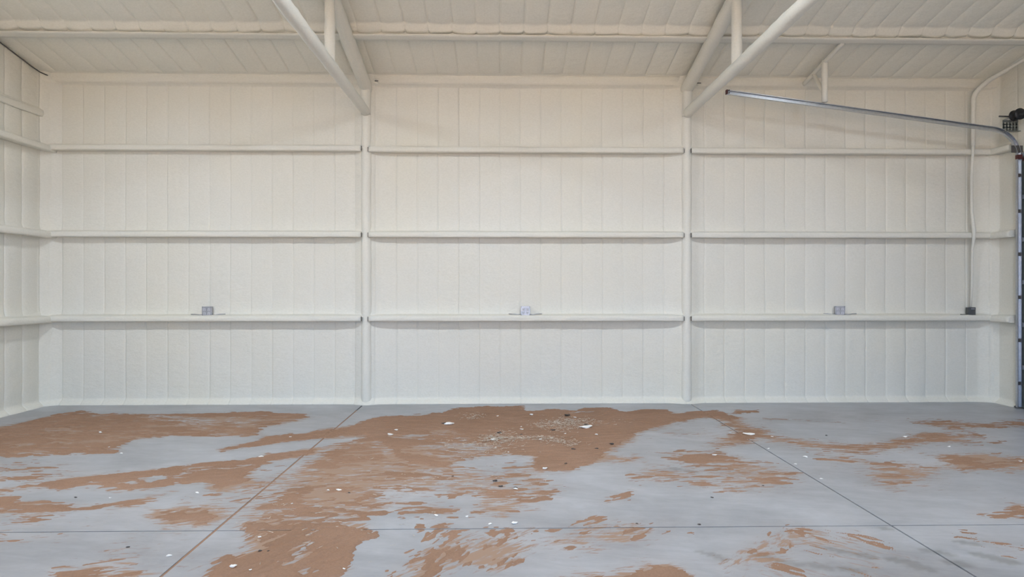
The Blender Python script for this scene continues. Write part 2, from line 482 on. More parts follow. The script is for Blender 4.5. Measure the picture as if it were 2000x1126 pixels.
# ------------------------------------------------------------------ floor slabs
def ray_floor(px, py):
    rx, rz = (px - 1000) / FPX, (563 - py) / FPX
    dx = math.cos(YAW) * rx + math.sin(YAW); dy = -math.sin(YAW) * rx + math.cos(YAW)
    t = -H / rz
    return (dx * t, dy * t - D)

# dirt outlines in image pixels (projected onto the floor in metres), coverage, streak angle
DIRT_AREAS = [
 ([(-60,850),(0,834),(60,822),(110,807),(165,800),(200,808),(300,809),(400,805),(520,804),(598,807),(598,816),(560,825),(520,834),(508,848),(470,853),(400,851),(330,850),(270,857),(225,872),(235,882),(170,884),(100,887),(0,892),(-60,896)], .80, 4),
 ([(40,828),(110,812),(170,806),(260,812),(300,830),(230,850),(120,862),(0,872),(-60,872),(-60,840)], .10, 4),
 ([(280,814),(400,812),(500,816),(500,824),(400,828),(290,822)], -.30, 0),
 ([(90,836),(145,835),(145,841),(90,842)], -.6, 0),
 ([(-40,900),(60,897),(150,900),(182,920),(170,938),(60,942),(-40,940)], .42, 8),
 ([(-40,962),(0,956),(60,945),(185,930),(320,913),(450,898),(540,888),(612,879),(604,886),(540,897),(500,912),(480,928),(470,945),(430,958),(406,945),(350,941),(310,952),(247,958),(200,954),(150,952),(110,958),(60,952),(0,961)], .95, 14),
 ([(330,924),(420,911),(490,906),(440,914),(350,927)], -.7, 14),
 ([(165,940),(180,938),(182,945),(165,944)], -.9, 14), ([(270,935),(290,933),(295,940),(280,940)], -.8, 14), ([(225,944),(245,941),(247,946),(228,947)], -.8, 14), ([(298,929),(316,929),(318,934),(300,933)], -.8, 14),
 ([(425,877),(480,863),(520,852),(601,846),(670,834),(740,826),(760,840),(690,850),(627,856),(560,862),(485,871),(430,879)], .95, 14),
 ([(520,884),(608,876),(640,872),(610,882),(530,892)], .8, 14),
 ([(700,824),(745,812),(810,809),(868,804),(885,798),(953,793),(1024,793),(1026,802),(1042,803),(1066,799),(1125,802),(1132,797),(1193,797),(1216,806),(1242,800),(1307,799),(1320,806),(1382,802),(1404,801),(1440,814),(1424,820),(1380,814),(1323,824),(1249,845),(1200,876),(1174,901),(1145,912),(1102,920),(1047,920),(1039,911),(1053,893),(1000,890),(920,895),(870,912),(800,905),(770,880),(750,862),(700,848),(670,840)], 1.02, 6),
 ([(740,848),(860,838),(900,850),(960,868),(1000,890),(920,895),(870,912),(780,900)], -.42, 8),
 ([(1120,802),(1180,806),(1170,812),(1110,808)], -.25, 0),
 ([(655,866),(740,850),(800,880),(870,905),(960,892),(1050,893),(1040,915),(1065,930),(1062,960),(1075,985),(1050,1004),(960,1014),(860,1022),(620,1026),(480,1024),(470,1015),(520,975),(560,940),(610,905)], .56, 10),
 ([(560,950),(700,945),(800,975),(860,1000),(700,1024),(490,1024),(530,985)], .14, 12),
 ([(700,955),(760,952),(800,960),(860,968),(850,980),(780,984),(740,970)], -.55, 8),
 ([(885,978),(915,972),(922,985),(905,1000),(912,1012),(895,1010),(900,990)], -.6, 40),
 ([(900,900),(1000,893),(1050,898),(1035,912),(960,922),(900,918)], -.32, 6),
 ([(480,1027),(760,1026),(750,1040),(700,1072),(690,1096),(660,1135),(640,1260),(330,1260),(385,1140),(415,1103),(445,1080),(470,1050)], 1.0, 60),
 ([(605,1035),(622,1035),(600,1075),(585,1100),(610,1108),(590,1122),(565,1105),(580,1085),(598,1055)], -.75, 62),
 ([(440,1052),(470,1055),(485,1075),(462,1092),(448,1078)], -.6, 50),
 ([(735,1005),(770,998),(805,1018),(800,1060),(770,1085),(735,1102),(700,1095),(715,1070),(745,1040)], -1.2, 55),
 ([(800,1026),(960,1027),(1050,1030),(1015,1055),(1030,1075),(1020,1097),(970,1113),(900,1108),(850,1130),(780,1260),(680,1260),(740,1120),(785,1070)], .72, 45),
 ([(825,1030),(850,1032),(852,1055),(835,1062),(822,1050)], -.5, 50), ([(795,1070),(812,1050),(820,1065),(790,1100),(760,1120),(740,1122)], -.5, 50),
 ([(895,1030),(960,1030),(965,1048),(920,1058),(890,1045)], -.45, 10),
 ([(1093,1120),(1150,1117),(1235,1117),(1255,1106),(1285,1099),(1312,1110),(1345,1128),(1400,1260),(1150,1260)], .95, 20),
 ([(1055,1062),(1080,1036),(1130,1029),(1230,1029),(1243,1050),(1200,1064),(1150,1074),(1085,1074)], .62, 20),
 ([(1230,1022),(1320,1027),(1350,1036),(1290,1046),(1260,1055),(1215,1045)], .45, 25),
 ([(1380,808),(1415,813),(1460,830),(1500,838),(1490,850),(1465,870),(1430,872),(1395,880),(1375,866),(1425,850),(1440,842),(1410,822)], .68, -8),
 ([(1270,884),(1350,880),(1430,888),(1500,903),(1575,918),(1584,935),(1550,945),(1562,962),(1500,965),(1440,968),(1390,957),(1330,942),(1240,938),(1234,926),(1300,912),(1320,900)], .50, -6),
 ([(1235,922),(1280,914),(1300,925),(1270,938),(1240,938)], .25, 10),
 ([(1380,892),(1460,896),(1540,918),(1570,930),(1500,945),(1420,930)], .16, -6),
 ([(1300,843),(1380,845),(1390,851),(1310,850)], .35, -4),
 ([(1480,845),(1540,855),(1600,860),(1700,866),(1760,850),(1790,843),(1840,848),(1860,862),(1790,868),(1720,878),(1700,886),(1640,880),(1570,873),(1510,862)], .62, -4),
 ([(1590,884),(1640,886),(1700,896),(1760,902),(1830,916),(1820,936),(1770,938),(1742,956),(1716,936),(1690,910),(1640,906),(1600,898)], .60, -4),
 ([(1780,819),(1840,817),(1920,823),(2060,820),(2060,838),(1960,836),(1860,838),(1800,832)], .62, 0),
 ([(1780,842),(1880,838),(1950,852),(1965,868),(1900,870),(1840,862)], .45, -2),
 ([(1830,892),(1900,886),(1960,886),(2060,896),(2060,916),(1950,920),(1880,924),(1840,912)], .66, 2),
 ([(1915,1003),(1950,998),(1980,984),(2060,984),(2060,1012),(1960,1008)], .70, 4),
 ([(1862,1038),(1890,1034),(1930,1046),(1990,1062),(2060,1080),(2060,1110),(1990,1092),(1930,1066),(1880,1052)], .52, -20),
 ([(1480,816),(1560,820),(1640,822),(1640,826),(1560,826),(1490,822)], .40, 0),
 ([(1435,802),(1482,800),(1482,805),(1430,806)], .85, 5),
 ([(1434,1092),(1480,1060),(1530,1030),(1562,1025),(1552,1045),(1520,1076),(1480,1085),(1436,1100)], .62, 45),
 ([(1565,1034),(1600,1034),(1625,1060),(1620,1090),(1590,1082),(1575,1060)], .40, -55),
 ([(1630,1045),(1665,1044),(1680,1065),(1650,1070)], .50, -40), ([(1690,1042),(1705,1045),(1728,1072),(1716,1072)], .55, -50),
 ([(1480,1080),(1530,1090),(1580,1126),(1540,1126),(1500,1105)], .38, -50), ([(1660,1095),(1700,1100),(1720,1130),(1640,1130)], .35, -40),
 ([(-40,968),(45,965),(45,978),(130,985),(150,990),(215,982),(270,975),(330,962),(370,970),(365,985),(300,981),(260,990),(200,990),(150,996),(120,1000),(70,995),(-40,988)], .78, 10),
 ([(305,974),(340,970),(348,976),(315,985)], -.9, 10),
 ([(290,1000),(340,994),(400,998),(425,1012),(410,1022),(345,1028),(310,1016)], .75, 8),
 ([(-40,985),(80,990),(122,1003),(110,1018),(40,1026),(-40,1028)], .48, 8),
 ([(-40,1046),(60,1042),(135,1043),(120,1049),(20,1053),(-40,1054)], .60, 4),
 ([(185,1078),(240,1070),(285,1080),(280,1094),(210,1100)], .34, 10),
 ([(95,1118),(200,1112),(305,1116),(300,1150),(200,1260),(60,1260)], .62, 10),
 ([(600,885),(700,862),(780,895),(700,905),(560,935),(500,955),(440,948),(480,925),(540,905)], .32, 10),
 ([(400,955),(500,940),(560,930),(500,985),(420,1012),(380,1000),(400,975)], .46, 12),
 ([(1195,897),(1240,893),(1250,900),(1200,905)], .75, 4), ([(1168,984),(1200,966),(1232,958),(1225,975)], .85, 20), ([(1060,962),(1080,953),(1120,953),(1110,957),(1075,965)], .7, 10), ([(1150,1020),(1175,1010),(1165,1019)], .7, 30),
 ([(1200,940),(1300,938),(1420,948),(1500,952),(1480,964),(1300,956)], .16, -2),
]
TREADS = [(1490,1085,26,9),(1540,1098,30,9),(1600,1105,30,10),(1660,1112,30,10),(1760,1095,36,12),(1800,1108,30,12),(1640,1075,30,8),(1690,1085,30,9),(1830,1078,34,9),(1870,1100,30,12),(1925,1085,32,12),(1965,1095,30,12),(1380,1080,26,7),(1410,1090,22,7),(1730,1032,18,5),(1320,915,18,5),(1350,920,16,4),(1890,1060,30,7)]

def poly_eval(P, X, Y, soft):
    """1 inside, falls to 0 over soft metres either side of the outline"""
    P = np.array(P); inside = np.zeros(X.shape, bool); d2 = np.full(X.shape, 1e9)
    n = len(P)
    for i in range(n):
        x0, y0 = P[i]; x1, y1 = P[(i + 1) % n]
        c = ((y0 > Y) != (y1 > Y))
        with np.errstate(divide='ignore', invalid='ignore'):
            xi = (x1 - x0) * (Y - y0) / (y1 - y0 + 1e-12) + x0
        inside ^= c & (X < xi)
        ex, ey = x1 - x0, y1 - y0; t = np.clip(((X - x0) * ex + (Y - y0) * ey) / (ex * ex + ey * ey + 1e-12), 0, 1)
        d2 = np.minimum(d2, (X - x0 - t * ex) ** 2 + (Y - y0 - t * ey) ** 2)
    sd = np.sqrt(d2) * np.where(inside, 1, -1)
    return sstep(-soft, soft, sd)

AREAS_W = [([ray_floor(*p) for p in P], c, a) for P, c, a in DIRT_AREAS]

def coverage(X, Y, extra=0.0):
    """dirt coverage and dominant streak direction over the slab"""
    wx = X + 0.10 * (fbm(X * 2.2, Y * 2.2, 201, 3) - .5) + 0.06 * (fbm(X * 9, Y * 12, 203, 2) - .5) + 0.05 * (fbm(X * 24, Y * 34, 205, 2) - .5)
    wy = Y + 0.16 * (fbm(X * 2.2, Y * 2.2, 207, 3) - .5) + 0.08 * (fbm(X * 7, Y * 12, 209, 2) - .5) + 0.07 * (fbm(X * 20, Y * 40, 211, 2) - .5)
    cov = np.zeros(X.shape); cs = np.full(X.shape, 0.02); sn = np.zeros(X.shape)
    for P, c, ang in AREAS_W:
        A = np.array(P); m = 0.4
        sel = (X > A[:, 0].min() - m) & (X < A[:, 0].max() + m) & (Y > A[:, 1].min() - m) & (Y < A[:, 1].max() + m)
        if not sel.any(): continue
        dist = -A[:, 1].mean()
        f = poly_eval(P, wx[sel], wy[sel], (0.06 if abs(c) > .7 else 0.15) + extra)
        cov[sel] += c * f
        cs[sel] += abs(c) * f * math.cos(math.radians(ang)); sn[sel] += abs(c) * f * math.sin(math.radians(ang))
    return cov, np.arctan2(sn, cs)

def streak_noise(X, Y, th):
    out = np.zeros(X.shape); wt = np.zeros(X.shape)
    for deg in (-50, -25, -5, 10, 25, 50):
        a = math.radians(deg); w = np.exp(-((th - a) / 0.24) ** 2) + 1e-6
        # streaks run along a direction that bends gently over the slab
        bx = X + 0.25 * np.sin(Y * 1.3 + X * .4); by = Y + 0.10 * np.sin(X * 1.7 + 1.0) + 0.12 * (fbm(X * 1.1, Y * 1.1, 221, 2) - .5)
        u = bx * math.cos(a) + by * math.sin(a); v = -bx * math.sin(a) + by * math.cos(a)
        n = 0.30 * fbm(u * 1.5, v * 8.0, 231 + deg, 4, .68) + 0.40 * fbm(u * 4.5, v * 19.0, 241 + deg, 3, .7) + 0.14 * fbm(u * 3, v * 4.0, 245 + deg, 2, .55) + 0.20 * fbm(u * 8, v * 38, 251 + deg, 2, .7)
        out += n * w; wt += w
    return out / wt

def equalise(n):
    q = np.quantile(n, np.linspace(0, 1, 101)); return np.interp(n, q, np.linspace(0, 1, 101))

floor = box('floor', ((XL + XR) / 2, YN / 2, -0.16), (XR - XL + 0.6, -YN + 0.6, 0.2), STEEL_DARK)
floor.data.materials.clear(); floor.data.materials.append(plain_mat('joint_bottom', (0.09, 0.07, 0.06), 0.9))
tag(floor, kind='structure')
xs_cut = [XL - .05, XC[0] - .035, XC[1] + .035, XR + .05]
ys_cut = [0.05, JY, 2 * JY, YN]
gapx = (0.020, 0.014); gapy = 0.011
for i in range(3):
    x0 = xs_cut[i] + (gapx[i - 1] / 2 if i > 0 else 0); x1 = xs_cut[i + 1] - (gapx[i] / 2 if i < 2 else 0)
    for j in range(3):
        y1 = ys_cut[j] - (gapy / 2 if j > 0 else 0); y0 = ys_cut[j + 1] + (gapy / 2 if j < 2 else 0)
        st = 0.03 if j == 0 else (0.03 if j == 1 else 0.4)
        xs, ys = lin(x0, x1, st), lin(y0, y1, st)
        xs = np.unique(np.concatenate([[x0], xs, [x1]])); 
        X, Y = np.meshgrid(xs, ys, indexing='ij')
        Z = np.zeros(X.shape)
        # border skirts drop into the joint
        Xp = np.pad(X, 1, 'edge'); Yp = np.pad(Y, 1, 'edge'); Zp = np.pad(Z, 1, constant_values=-0.05)
        edge = 0.004
        Zp[1, 1:-1] -= 0; 
        co = np.stack([Xp, Yp, Zp], -1).reshape(-1, 3)
        o = fast_mesh('concrete_slab', co, grid_faces(*Xp.shape), CONCRETE, floor)
        o.data.polygons.foreach_set('use_smooth', np.zeros(len(o.data.polygons), bool))
        xf, yf = Xp.ravel(), Yp.ravel()
        if j < 2:
            cv_, th_ = coverage(xf, yf, 0.10)
            near = np.clip(cv_, 0, 1)
            haze = 0.6 * sstep(.38, .72, fbm(xf * .9, yf * 1.1, 301, 4)) + 0.22
            dust = np.clip(0.80 * near + 0.34 * haze - .04, 0, .86) * sstep(0.25, 1.1, -yf)
            tr = np.zeros(xf.shape)
            for (tx, ty, ra, rb) in TREADS:
                cx, cy = ray_floor(tx, ty); dpt = H / ((ty - 563) / FPX)
                ax = ra * dpt / FPX; ay = rb * dpt * dpt / (FPX * H)
                ddx, ddy = xf - cx, yf - cy; a = -0.5
                e_ = ((ddx * math.cos(a) + ddy * math.sin(a)) / ax) ** 2 + ((-ddx * math.sin(a) + ddy * math.cos(a)) / (ay * .6)) ** 2
                tr = np.maximum(tr, 1 - sstep(.55, 1.1, e_ + .5 * (fbm(xf * 14, yf * 14, 311, 2) - .5)))
        else:
            dust = np.full(xf.shape, .2); tr = np.zeros(xf.shape); th_ = np.zeros(xf.shape)
        wl_ = sstep(.22, .62, th_); wr_ = sstep(.22, .62, -th_)
        for nm, arr in (('dust', dust), ('tread', tr), ('sweep_left', wl_), ('sweep_right', wr_), ('sweep_flat', 1 - wl_ - wr_)):
            at = o.data.attributes.new(nm, 'FLOAT', 'POINT'); at.data.foreach_set('value', arr.astype(np.float32))

# dirt lying on the slab: a thin uneven layer that thins out into the concrete
gx, gy = lin(XL + .02, XR - .02, 0.011), lin(-6.3, -0.12, 0.011)
X, Y = np.meshgrid(gx, gy, indexing='ij')
cov, th = coverage(X, Y)
ns = equalise(streak_noise(X, Y, th))
cov = np.where(cov > 0, np.clip(cov, 0, 1.1) ** 1.8 * 0.99, cov)
thick = 0.010 * (np.clip(cov, -.5, 1.08) - ns) + 0.004 * sstep(.0, .5, cov - ns)
thick -= 0.03 * (cov < 0.03)
thick += np.where(thick > 0, 0.0012 * (fbm(X * 28, Y * 28, 401, 2)), 0)
for xj, g in ((xs_cut[1], .016), (xs_cut[2], .012)):
    thick = np.where((np.abs(X - xj) < g) & (thick < .004), thick - 0.012, thick)
    thick = np.where(np.abs(X - xj) < g, thick - 0.004, thick)
thick = np.where(np.abs(Y - JY) < .010, thick - 0.006, thick)
idx = grid_faces(*X.shape)
tf = thick.ravel(); keep = (tf[idx] > 0.0003).any(1)
idx = idx[keep]; used = np.unique(idx); remap = np.zeros(X.size, np.int64); remap[used] = np.arange(len(used))
co = np.stack([X.ravel()[used], Y.ravel()[used], np.maximum(tf[used], -0.01)], -1)
dirt = fast_mesh('red_dirt', co, remap[idx], DIRT)
tag(dirt, 'reddish brown dirt tracked and swept in streaks across the concrete slab', 'dirt', kind='stuff')
# dirt packed in the long joint
jv = []
for xj, nm in ((xs_cut[1], 'joint_dirt'),):
    ys = lin(-6.4, -0.5, 0.03)
    v = []
    for y in ys:
        z = -0.006 + 0.006 * float(fbm(np.array(y * 4.0), np.array(3.0), 411, 2))
        v += [(xj - .0099, y, z), (xj + .0099, y, z)]
    f = [(2 * i, 2 * i + 1, 2 * i + 3, 2 * i + 2) for i in range(len(ys) - 1)]
    o = mesh(nm, v, f, DIRT, floor); tag(o, kind='stuff')

# ------------------------------------------------------------------ girts, eave strut, purlins
def profile_run(name, prof, pts_fn, ts, mat, parent, wob, seed):
    """sweep a closed profile (list of (h, z)) along a run; pts_fn(t, h, z) -> xyz"""
    n = len(prof); verts = []; faces = []
    for i, t in enumerate(ts):
        for j, (h, z) in enumerate(prof):
            e = float(fbm(np.array(t * 3.0 + j * .15), np.array(seed * 1.7 + j * .6), seed, 3)) - .5
            e2 = float(vnoise(np.array(t * 14.0), np.array(j * 1.3 + seed), seed + 3)) - .5
            k = wob * (e * 1.4 + e2 * .5) if h > 0.02 else 0
            verts.append(pts_fn(t, h + k, z + 0.6 * k))
    for i in range(len(ts) - 1):
        for j in range(n):
            j2 = (j + 1) % n
            faces.append((i * n + j, (i + 1) * n + j, (i + 1) * n + j2, i * n + j2))
    faces.append(tuple(range(n))[::-1]); faces.append(tuple((len(ts) - 1) * n + j for j in range(n)))
    o = mesh(name, verts, faces, mat, parent, True)
    bm = bmesh.new(); bm.from_mesh(o.data); bmesh.ops.recalc_face_normals(bm, faces=bm.faces); bm.to_mesh(o.data); bm.free()
    o.data.polygons.foreach_set('use_smooth', [len(p.vertices) == 4 for p in o.data.polygons])
    return o

GP = 0.150   # how far the girts stand out
def girt_prof(p=GP, hh=0.038):
    return [(-.03, hh + .035), (p * .35, hh + .022), (p * .75, hh + .010), (p - .016, hh + .004), (p - .004, hh - .006), (p, hh - .020), (p + .001, 0), (p, -hh + .016), (p - .006, -hh + .004), (p - .020, -hh), (p * .5, -hh + .004), (-.03, -hh + .006)]

def make_girt(root_label, group, x0, x1, z, axis, seed, bare0=False, bare1=False, p=GP, hh=.038, wob=0.010, end_x=None):
    if axis == 'back':
        fn = lambda t, h, zz: (t, -h, z + zz); loc = (x0, 0, z)
    elif axis == 'left':
        fn = lambda t, h, zz: (XL + h, -t, z + zz); loc = (XL, -x0, z)
    else:
        fn = lambda t, h, zz: (XR - h, -t, z + zz); loc = (XR, -x0, z)
    root = empty('wall_girt', loc); tag(root, root_label, 'girt', group)
    profile_run('foam_coat', girt_prof(p, hh), fn, lin(x0, x1, 0.05), FOAM, root, wob, seed)
    for flag, xx, s in ((bare0, x0, -1), (bare1, x1, 1)):
        if flag:
            bm = bmesh.new()
            add_box(bm, (xx + s * .004, -(p - .012), z - .002), (.010, .016, 2 * hh - .014))
            add_box(bm, (xx + s * .004, -(p * .55), z + hh - .012), (.010, p * .7, .012))
            bm_obj('bare_end', bm, STEEL_DARK, root)
    return root

bays = [(XL + .02, XC[0] - .062, 'between the door-less gable wall and its nearest column', 0, 1),
        (XC[0] + .044, XC[1] - .062, 'between the two round columns', 1, 1),
        (XC[1] + .052, XR - .02, 'between the roll-up door gable and its nearest column', 1, 0)]
rown = ('lowest', 'middle', 'topmost')
sd = 1
for b, (x0, x1, txt, b0, b1) in enumerate(bays):
    for r, z in enumerate(GZ):
        sd += 3
        zz = z + (0.012 if (b == 0 and r == 2) else 0)
        make_girt('%s foam-coated girt on the long wall %s' % (rown[r], txt), 'girts on the long wall', x0, x1, zz, 'back', sd, b0, b1)
for r, z in enumerate(GZ):
    make_girt('%s foam-coated girt along the door-less gable wall' % rown[r], 'girts on the door-less gable', .03, -YN - .1, z - 0.01, 'left', 60 + r, p=.16, hh=.042, wob=.016)
    if r < 2 or True:
        make_girt('%s short foam-coated girt beside the roll-up door track' % rown[r], 'girts beside the roll-up door', .03, -DOOR_Y0 - .02, z - .008, 'right', 70 + r, p=.13, hh=.040, wob=.012)
make_girt('shallow foam-buried girt high on the door-less gable near the eave', None, .05, -YN - .1, 4.155, 'left', 80, p=.042, hh=.050, wob=.012)

eave = empty('eave_strut', (0, 0, ZE)); tag(eave, 'foam-coated eave strut where the long wall meets the roof', 'eave strut')
ep = [(0, .02), (.10, .03), (.10, .0), (.094, -.04), (.084, -.075), (.068, -.105), (0, -.115)]
profile_run('foam_coat', ep, lambda t, h, zz: (t, -h, ZE + zz), lin(XL - .02, XR + .02, .06), FOAM, eave, .010, 90)
box('bare_seam', (XC[0] + .155, -.112, ZE - .075), (.05, .012, .008), STEEL_DARK, eave)
box('bare_seam', (XC[1] + .12, -.110, ZE - .075), (.16, .010, .010), STEEL_DARK, eave)

def make_purlin(s, seed, label):
    zc = ZE + SLOPE * s
    root = empty('roof_purlin', (0, -s, zc)); tag(root, label, 'purlin', 'roof purlins')
    pp = [(-.07, .03), (-.075, -.06), (-.070, -.105), (-.055, -.131), (0.0, -.128), (.055, -.126), (.082, -.124), (.092, -.116), (.093, -.104), (.084, -.099), (.045, -.103), (.04, -.04), (.05, .03)]
    # h counts metres toward the room from the purlin axis
    v = []
    fn = lambda t, h, zz: (t, -s - h, zc + zz)
    profile_run('foam_coat', pp, fn, lin(XL - .05, XR + .05, .06), FOAM_PIPE, root, .010, seed)
    return root
ordn = ['nearest the eave', 'second from the eave', 'third from the eave', 'fourth from the eave', 'fifth from the eave']
for k in range(5):
    make_purlin(PUR_S + 1.2 * k, 101 + k, 'straight foam-coated roof purlin crossing the trusses, %s' % ordn[k])

# ------------------------------------------------------------------ columns and trusses
for i, xc in enumerate(XC):
    side = 'nearest the door-less gable wall' if i == 0 else 'nearest the roll-up door gable'
    pts = subdiv((xc, -.055, 0.002), (xc, -.055, 4.62), 0.06)
    tag(tube('pipe_column', pts, .075, FOAM_PIPE, None, 20, .004, 5 + i), 'round foam-coated pipe column %s' % side, 'column', 'pipe columns of the long wall')

def make_truss(xc, seed, label, zb, zt0, skew):
    root = empty('roof_truss', (xc, 0, zb)); tag(root, label, 'truss', 'pipe roof trusses')
    yb = -.11
    zr = zt0 + .245 * 6.3
    # heel and bottom chord
    tube('bottom_chord', subdiv((xc - skew, yb, zb), (xc - skew, -12.4, zb), .08), .068, FOAM_PIPE, root, 18, .005, seed)
    top = lambda y: (xc, y, zt0 + .245 * -y if y > YRIDGE else zt0 + .245 * (-2 * YRIDGE + y))
    tube('top_chord', subdiv((xc, -.02, zt0 - .01), top(YRIDGE), .08), .088, FOAM_PIPE, root, 18, .006, seed + 1)
    tube('top_chord', subdiv(top(YRIDGE), (xc, -12.75, zt0), .2), .088, FOAM_PIPE, root, 18, .006, seed + 2)
    tube('heel_post', subdiv((xc - skew * .5, -.115, zb - .045), (xc, -.115, zt0 + .02), .05), .072, FOAM_PIPE, root, 18, .005, seed + 3)
    ys = [-1.97, -4.2, -6.4, -8.6, -10.83]
    for k, y in enumerate(ys):
        tube('vertical_web', subdiv((xc - skew, y, zb), top(y), .08), .058, FOAM_PIPE, root, 16, .004, seed + 4 + k)
    for k, (ya, yc) in enumerate(((-1.97, -4.2), (-4.2, -6.4), (-10.83, -8.6), (-8.6, -6.4))):
        tube('diagonal_web', subdiv(top(ya), (xc - skew, yc, zb), .12), .05, FOAM_PIPE, root, 14, .004, seed + 10 + k)
    return root
make_truss(XC[0], 200, 'white foam-coated pipe roof truss over the column nearest the door-less gable', 4.22, 4.565, 0.0)
make_truss(XC[1], 230, 'white foam-coated pipe roof truss over the column nearest the roll-up door', 4.222, 4.575, 0.0)

# ------------------------------------------------------------------ lamps
for i, (x, y, z, pw) in enumerate(LAMPS):
    lab = 'round black high-bay lamp %s' % (
        'hung in the bay by the door-less gable', 'hung in the middle bay', 'hung in the bay by the roll-up door',
        'by the door-less gable and the open doorway', 'in front of the open doorway', 'by the roll-up door gable and open doorway')[i]
    root = empty('high_bay_lamp', (x, y, z)); tag(root, lab, 'lamp', 'high-bay lamps')
    v, f = [], []
    prof = [(.03, .20), (.07, .19), (.09, .10), (.14, .07), (.16, .03), (.16, .02)]
    for (r, zz) in prof:
        for k in range(24):
            v.append((x + r * math.cos(k * math.pi / 12), y + r * math.sin(k * math.pi / 12), z + zz))
    for a in range(len(prof) - 1):
        for k in range(24):
            f.append((a * 24 + k, a * 24 + (k + 1) % 24, (a + 1) * 24 + (k + 1) % 24, (a + 1) * 24 + k))
    f.append(tuple(range(24)))
    mesh('housing', v, f, BLACK, root, False)
    tube('chain', [(x, y, z + .2), (x, y, float(ceil_z(y)) - .05)], .008, GALV, root, 6)
    ld = bpy.data.lights.new('lamp_glow', 'AREA'); ld.shape = 'DISK'; ld.size = 0.28; ld.energy = LAMP_POWER * pw; ld.color = LAMP_COL
    lo = bpy.data.objects.new('lamp_glow', ld); C.objects.link(lo); lo.parent = root; lo.location = (0, 0, .015)
    # added point fill below the housing brightens ceiling and walls; no dome is modelled
    ld = bpy.data.lights.new('ceiling_fill', 'POINT'); ld.energy = LAMP_POWER * .10 * pw; ld.color = LAMP_COL; ld.shadow_soft_size = 0.10
    lo = bpy.data.objects.new('ceiling_fill', ld); C.objects.link(lo); lo.parent = root; lo.location = (0, 0, -.11)

# ------------------------------------------------------------------ electrical boxes and conduit
def outlet_box(x, z0, yaw, label, tint):
    s = .135; y = -.075
    root = empty('outlet_box', (x, y, z0)); tag(root, label, 'outlet box', 'outlet boxes on the girts')
    root.rotation_euler = (0, 0, yaw)
    def loc(o): o.location = (0, 0, 0); return o
    bm = bmesh.new(); add_box(bm, (0, .01, s / 2), (s - .006, .055, s - .006), .006); loc(bm_obj('box_body', bm, BOXMETAL, root))
    bm = bmesh.new(); add_box(bm, (0, -.021, s / 2), (s, .006, s), .0025); loc(bm_obj('cover_plate', bm, tint, root))
    for sx in (-1, 1):
        for sz in (-1, 1):
            bm = bmesh.new(); add_box(bm, (sx * .030, -.0275, s / 2 + sz * .026 - .004), (.036, .007, .036), .003)
            r = loc(bm_obj('receptacle', bm, RECEPT, root))
            bm = bmesh.new()
            for q in (-.007, .007): add_box(bm, (sx * .030 + q, -.0315, s / 2 + sz * .026), (.003, .002, .012))
            add_box(bm, (sx * .030, -.0315, s / 2 + sz * .026 - .014), (.006, .002, .006))
            loc(bm_obj('slots', bm, SLOTMAT, r))
    for sx in (-1, 1):
        for sz in (0, 1):
            bm = bmesh.new(); add_box(bm, (sx * (s / 2 - .008), -.0255, .010 + sz * (s - .020)), (.008, .004, .008), .001)
            loc(bm_obj('screw', bm, STEEL_DARK, root))
    # supply cable lying along the girt
    side = 1
    for sx in (-1, 1):
        pts = [(sx * .06, 0, .018), (sx * .11, -.004, .012), (sx * .17, 0, .022), (sx * .24, .03, .022)]
        o = tube('supply_cable', pts, .006, BOXMETAL, root, 8); loc(o)
    return root
GT = GZ[0] + .040
outlet_box(-4.21, GT + .004, 0.05, 'square metal outlet box on the girt beside the door-less gable bay', BOXMETAL)
outlet_box(0.368, GT + .004, 0.0, 'square metal outlet box on the girt between the two columns', PALEBOX)
outlet_box(4.985, GT + .004, -0.18, 'square metal outlet box with four pale sockets near the roll-up door', BOXMETAL)

xb = 6.925
root = empty('switch_box', (xb, -.09, GT)); tag(root, 'dark grey electrical box at the foot of the corner conduit', 'switch box')
box('box_body', (xb, -.085, GT + .062), (.098, .06, .112), SWITCHBOX, root, .004)
box('cover_plate', (xb, -.118, GT + .062), (.104, .006, .118), SWITCHBOX, root, .002)
box('toggle_plate', (xb + .010, -.1225, GT + .098), (.052, .004, .016), BOXMETAL, root, .001)
tube('supply_cable', [(xb - .05, -.10, GT + .016), (xb - .10, -.105, GT + .010), (xb - .16, -.10, GT + .012)], .008, SLOTMAT, root, 8)

xq = 6.895
root = empty('conduit', (xb, -.16, GT + .12)); tag(root, 'foam-spattered conduit rising up the corner beside the roll-up door', 'conduit')
p0 = [(xb - .005, -.10, GT + .118), (xb, -.115, 1.7), (xq + .01, -.15, 2.25), (xq + .01, -.175, 2.40), (xq + .012, -.178, 2.52), (xq - .005, -.16, 2.8), (xq - .01, -.16, 3.3), (xq - .005, -.178, 3.62), (xq - .002, -.18, 3.75)]
tube('thin_run', p0, [.015, .016, .018, .022, .024, .018, .019, .018, .026], FOAM_PIPE, root, 12, .003, 301)
p1 = subdiv(p0[-1], (xq + .005, -.18, 4.44), .06)
bend = [Vector((xq + .005 + .07 * q, -.18 - .20 * q * q, 4.44 + .20 * q ** .75)) for q in (.25, .5, .75, 1.0)]
p2 = subdiv(bend[-1], (XR - .16, -1.6, 4.64 + SLOPE * 1.22), .08)[1:]
pts = p1 + bend + p2
tube('foamed_run', pts, [.024 + .007 * min(1, i / 10) if i < len(p1) + 4 else max(.021, .031 - .003 * (i - len(p1) - 4)) for i in range(len(pts))], FOAM_PIPE, root, 14, .004, 303)

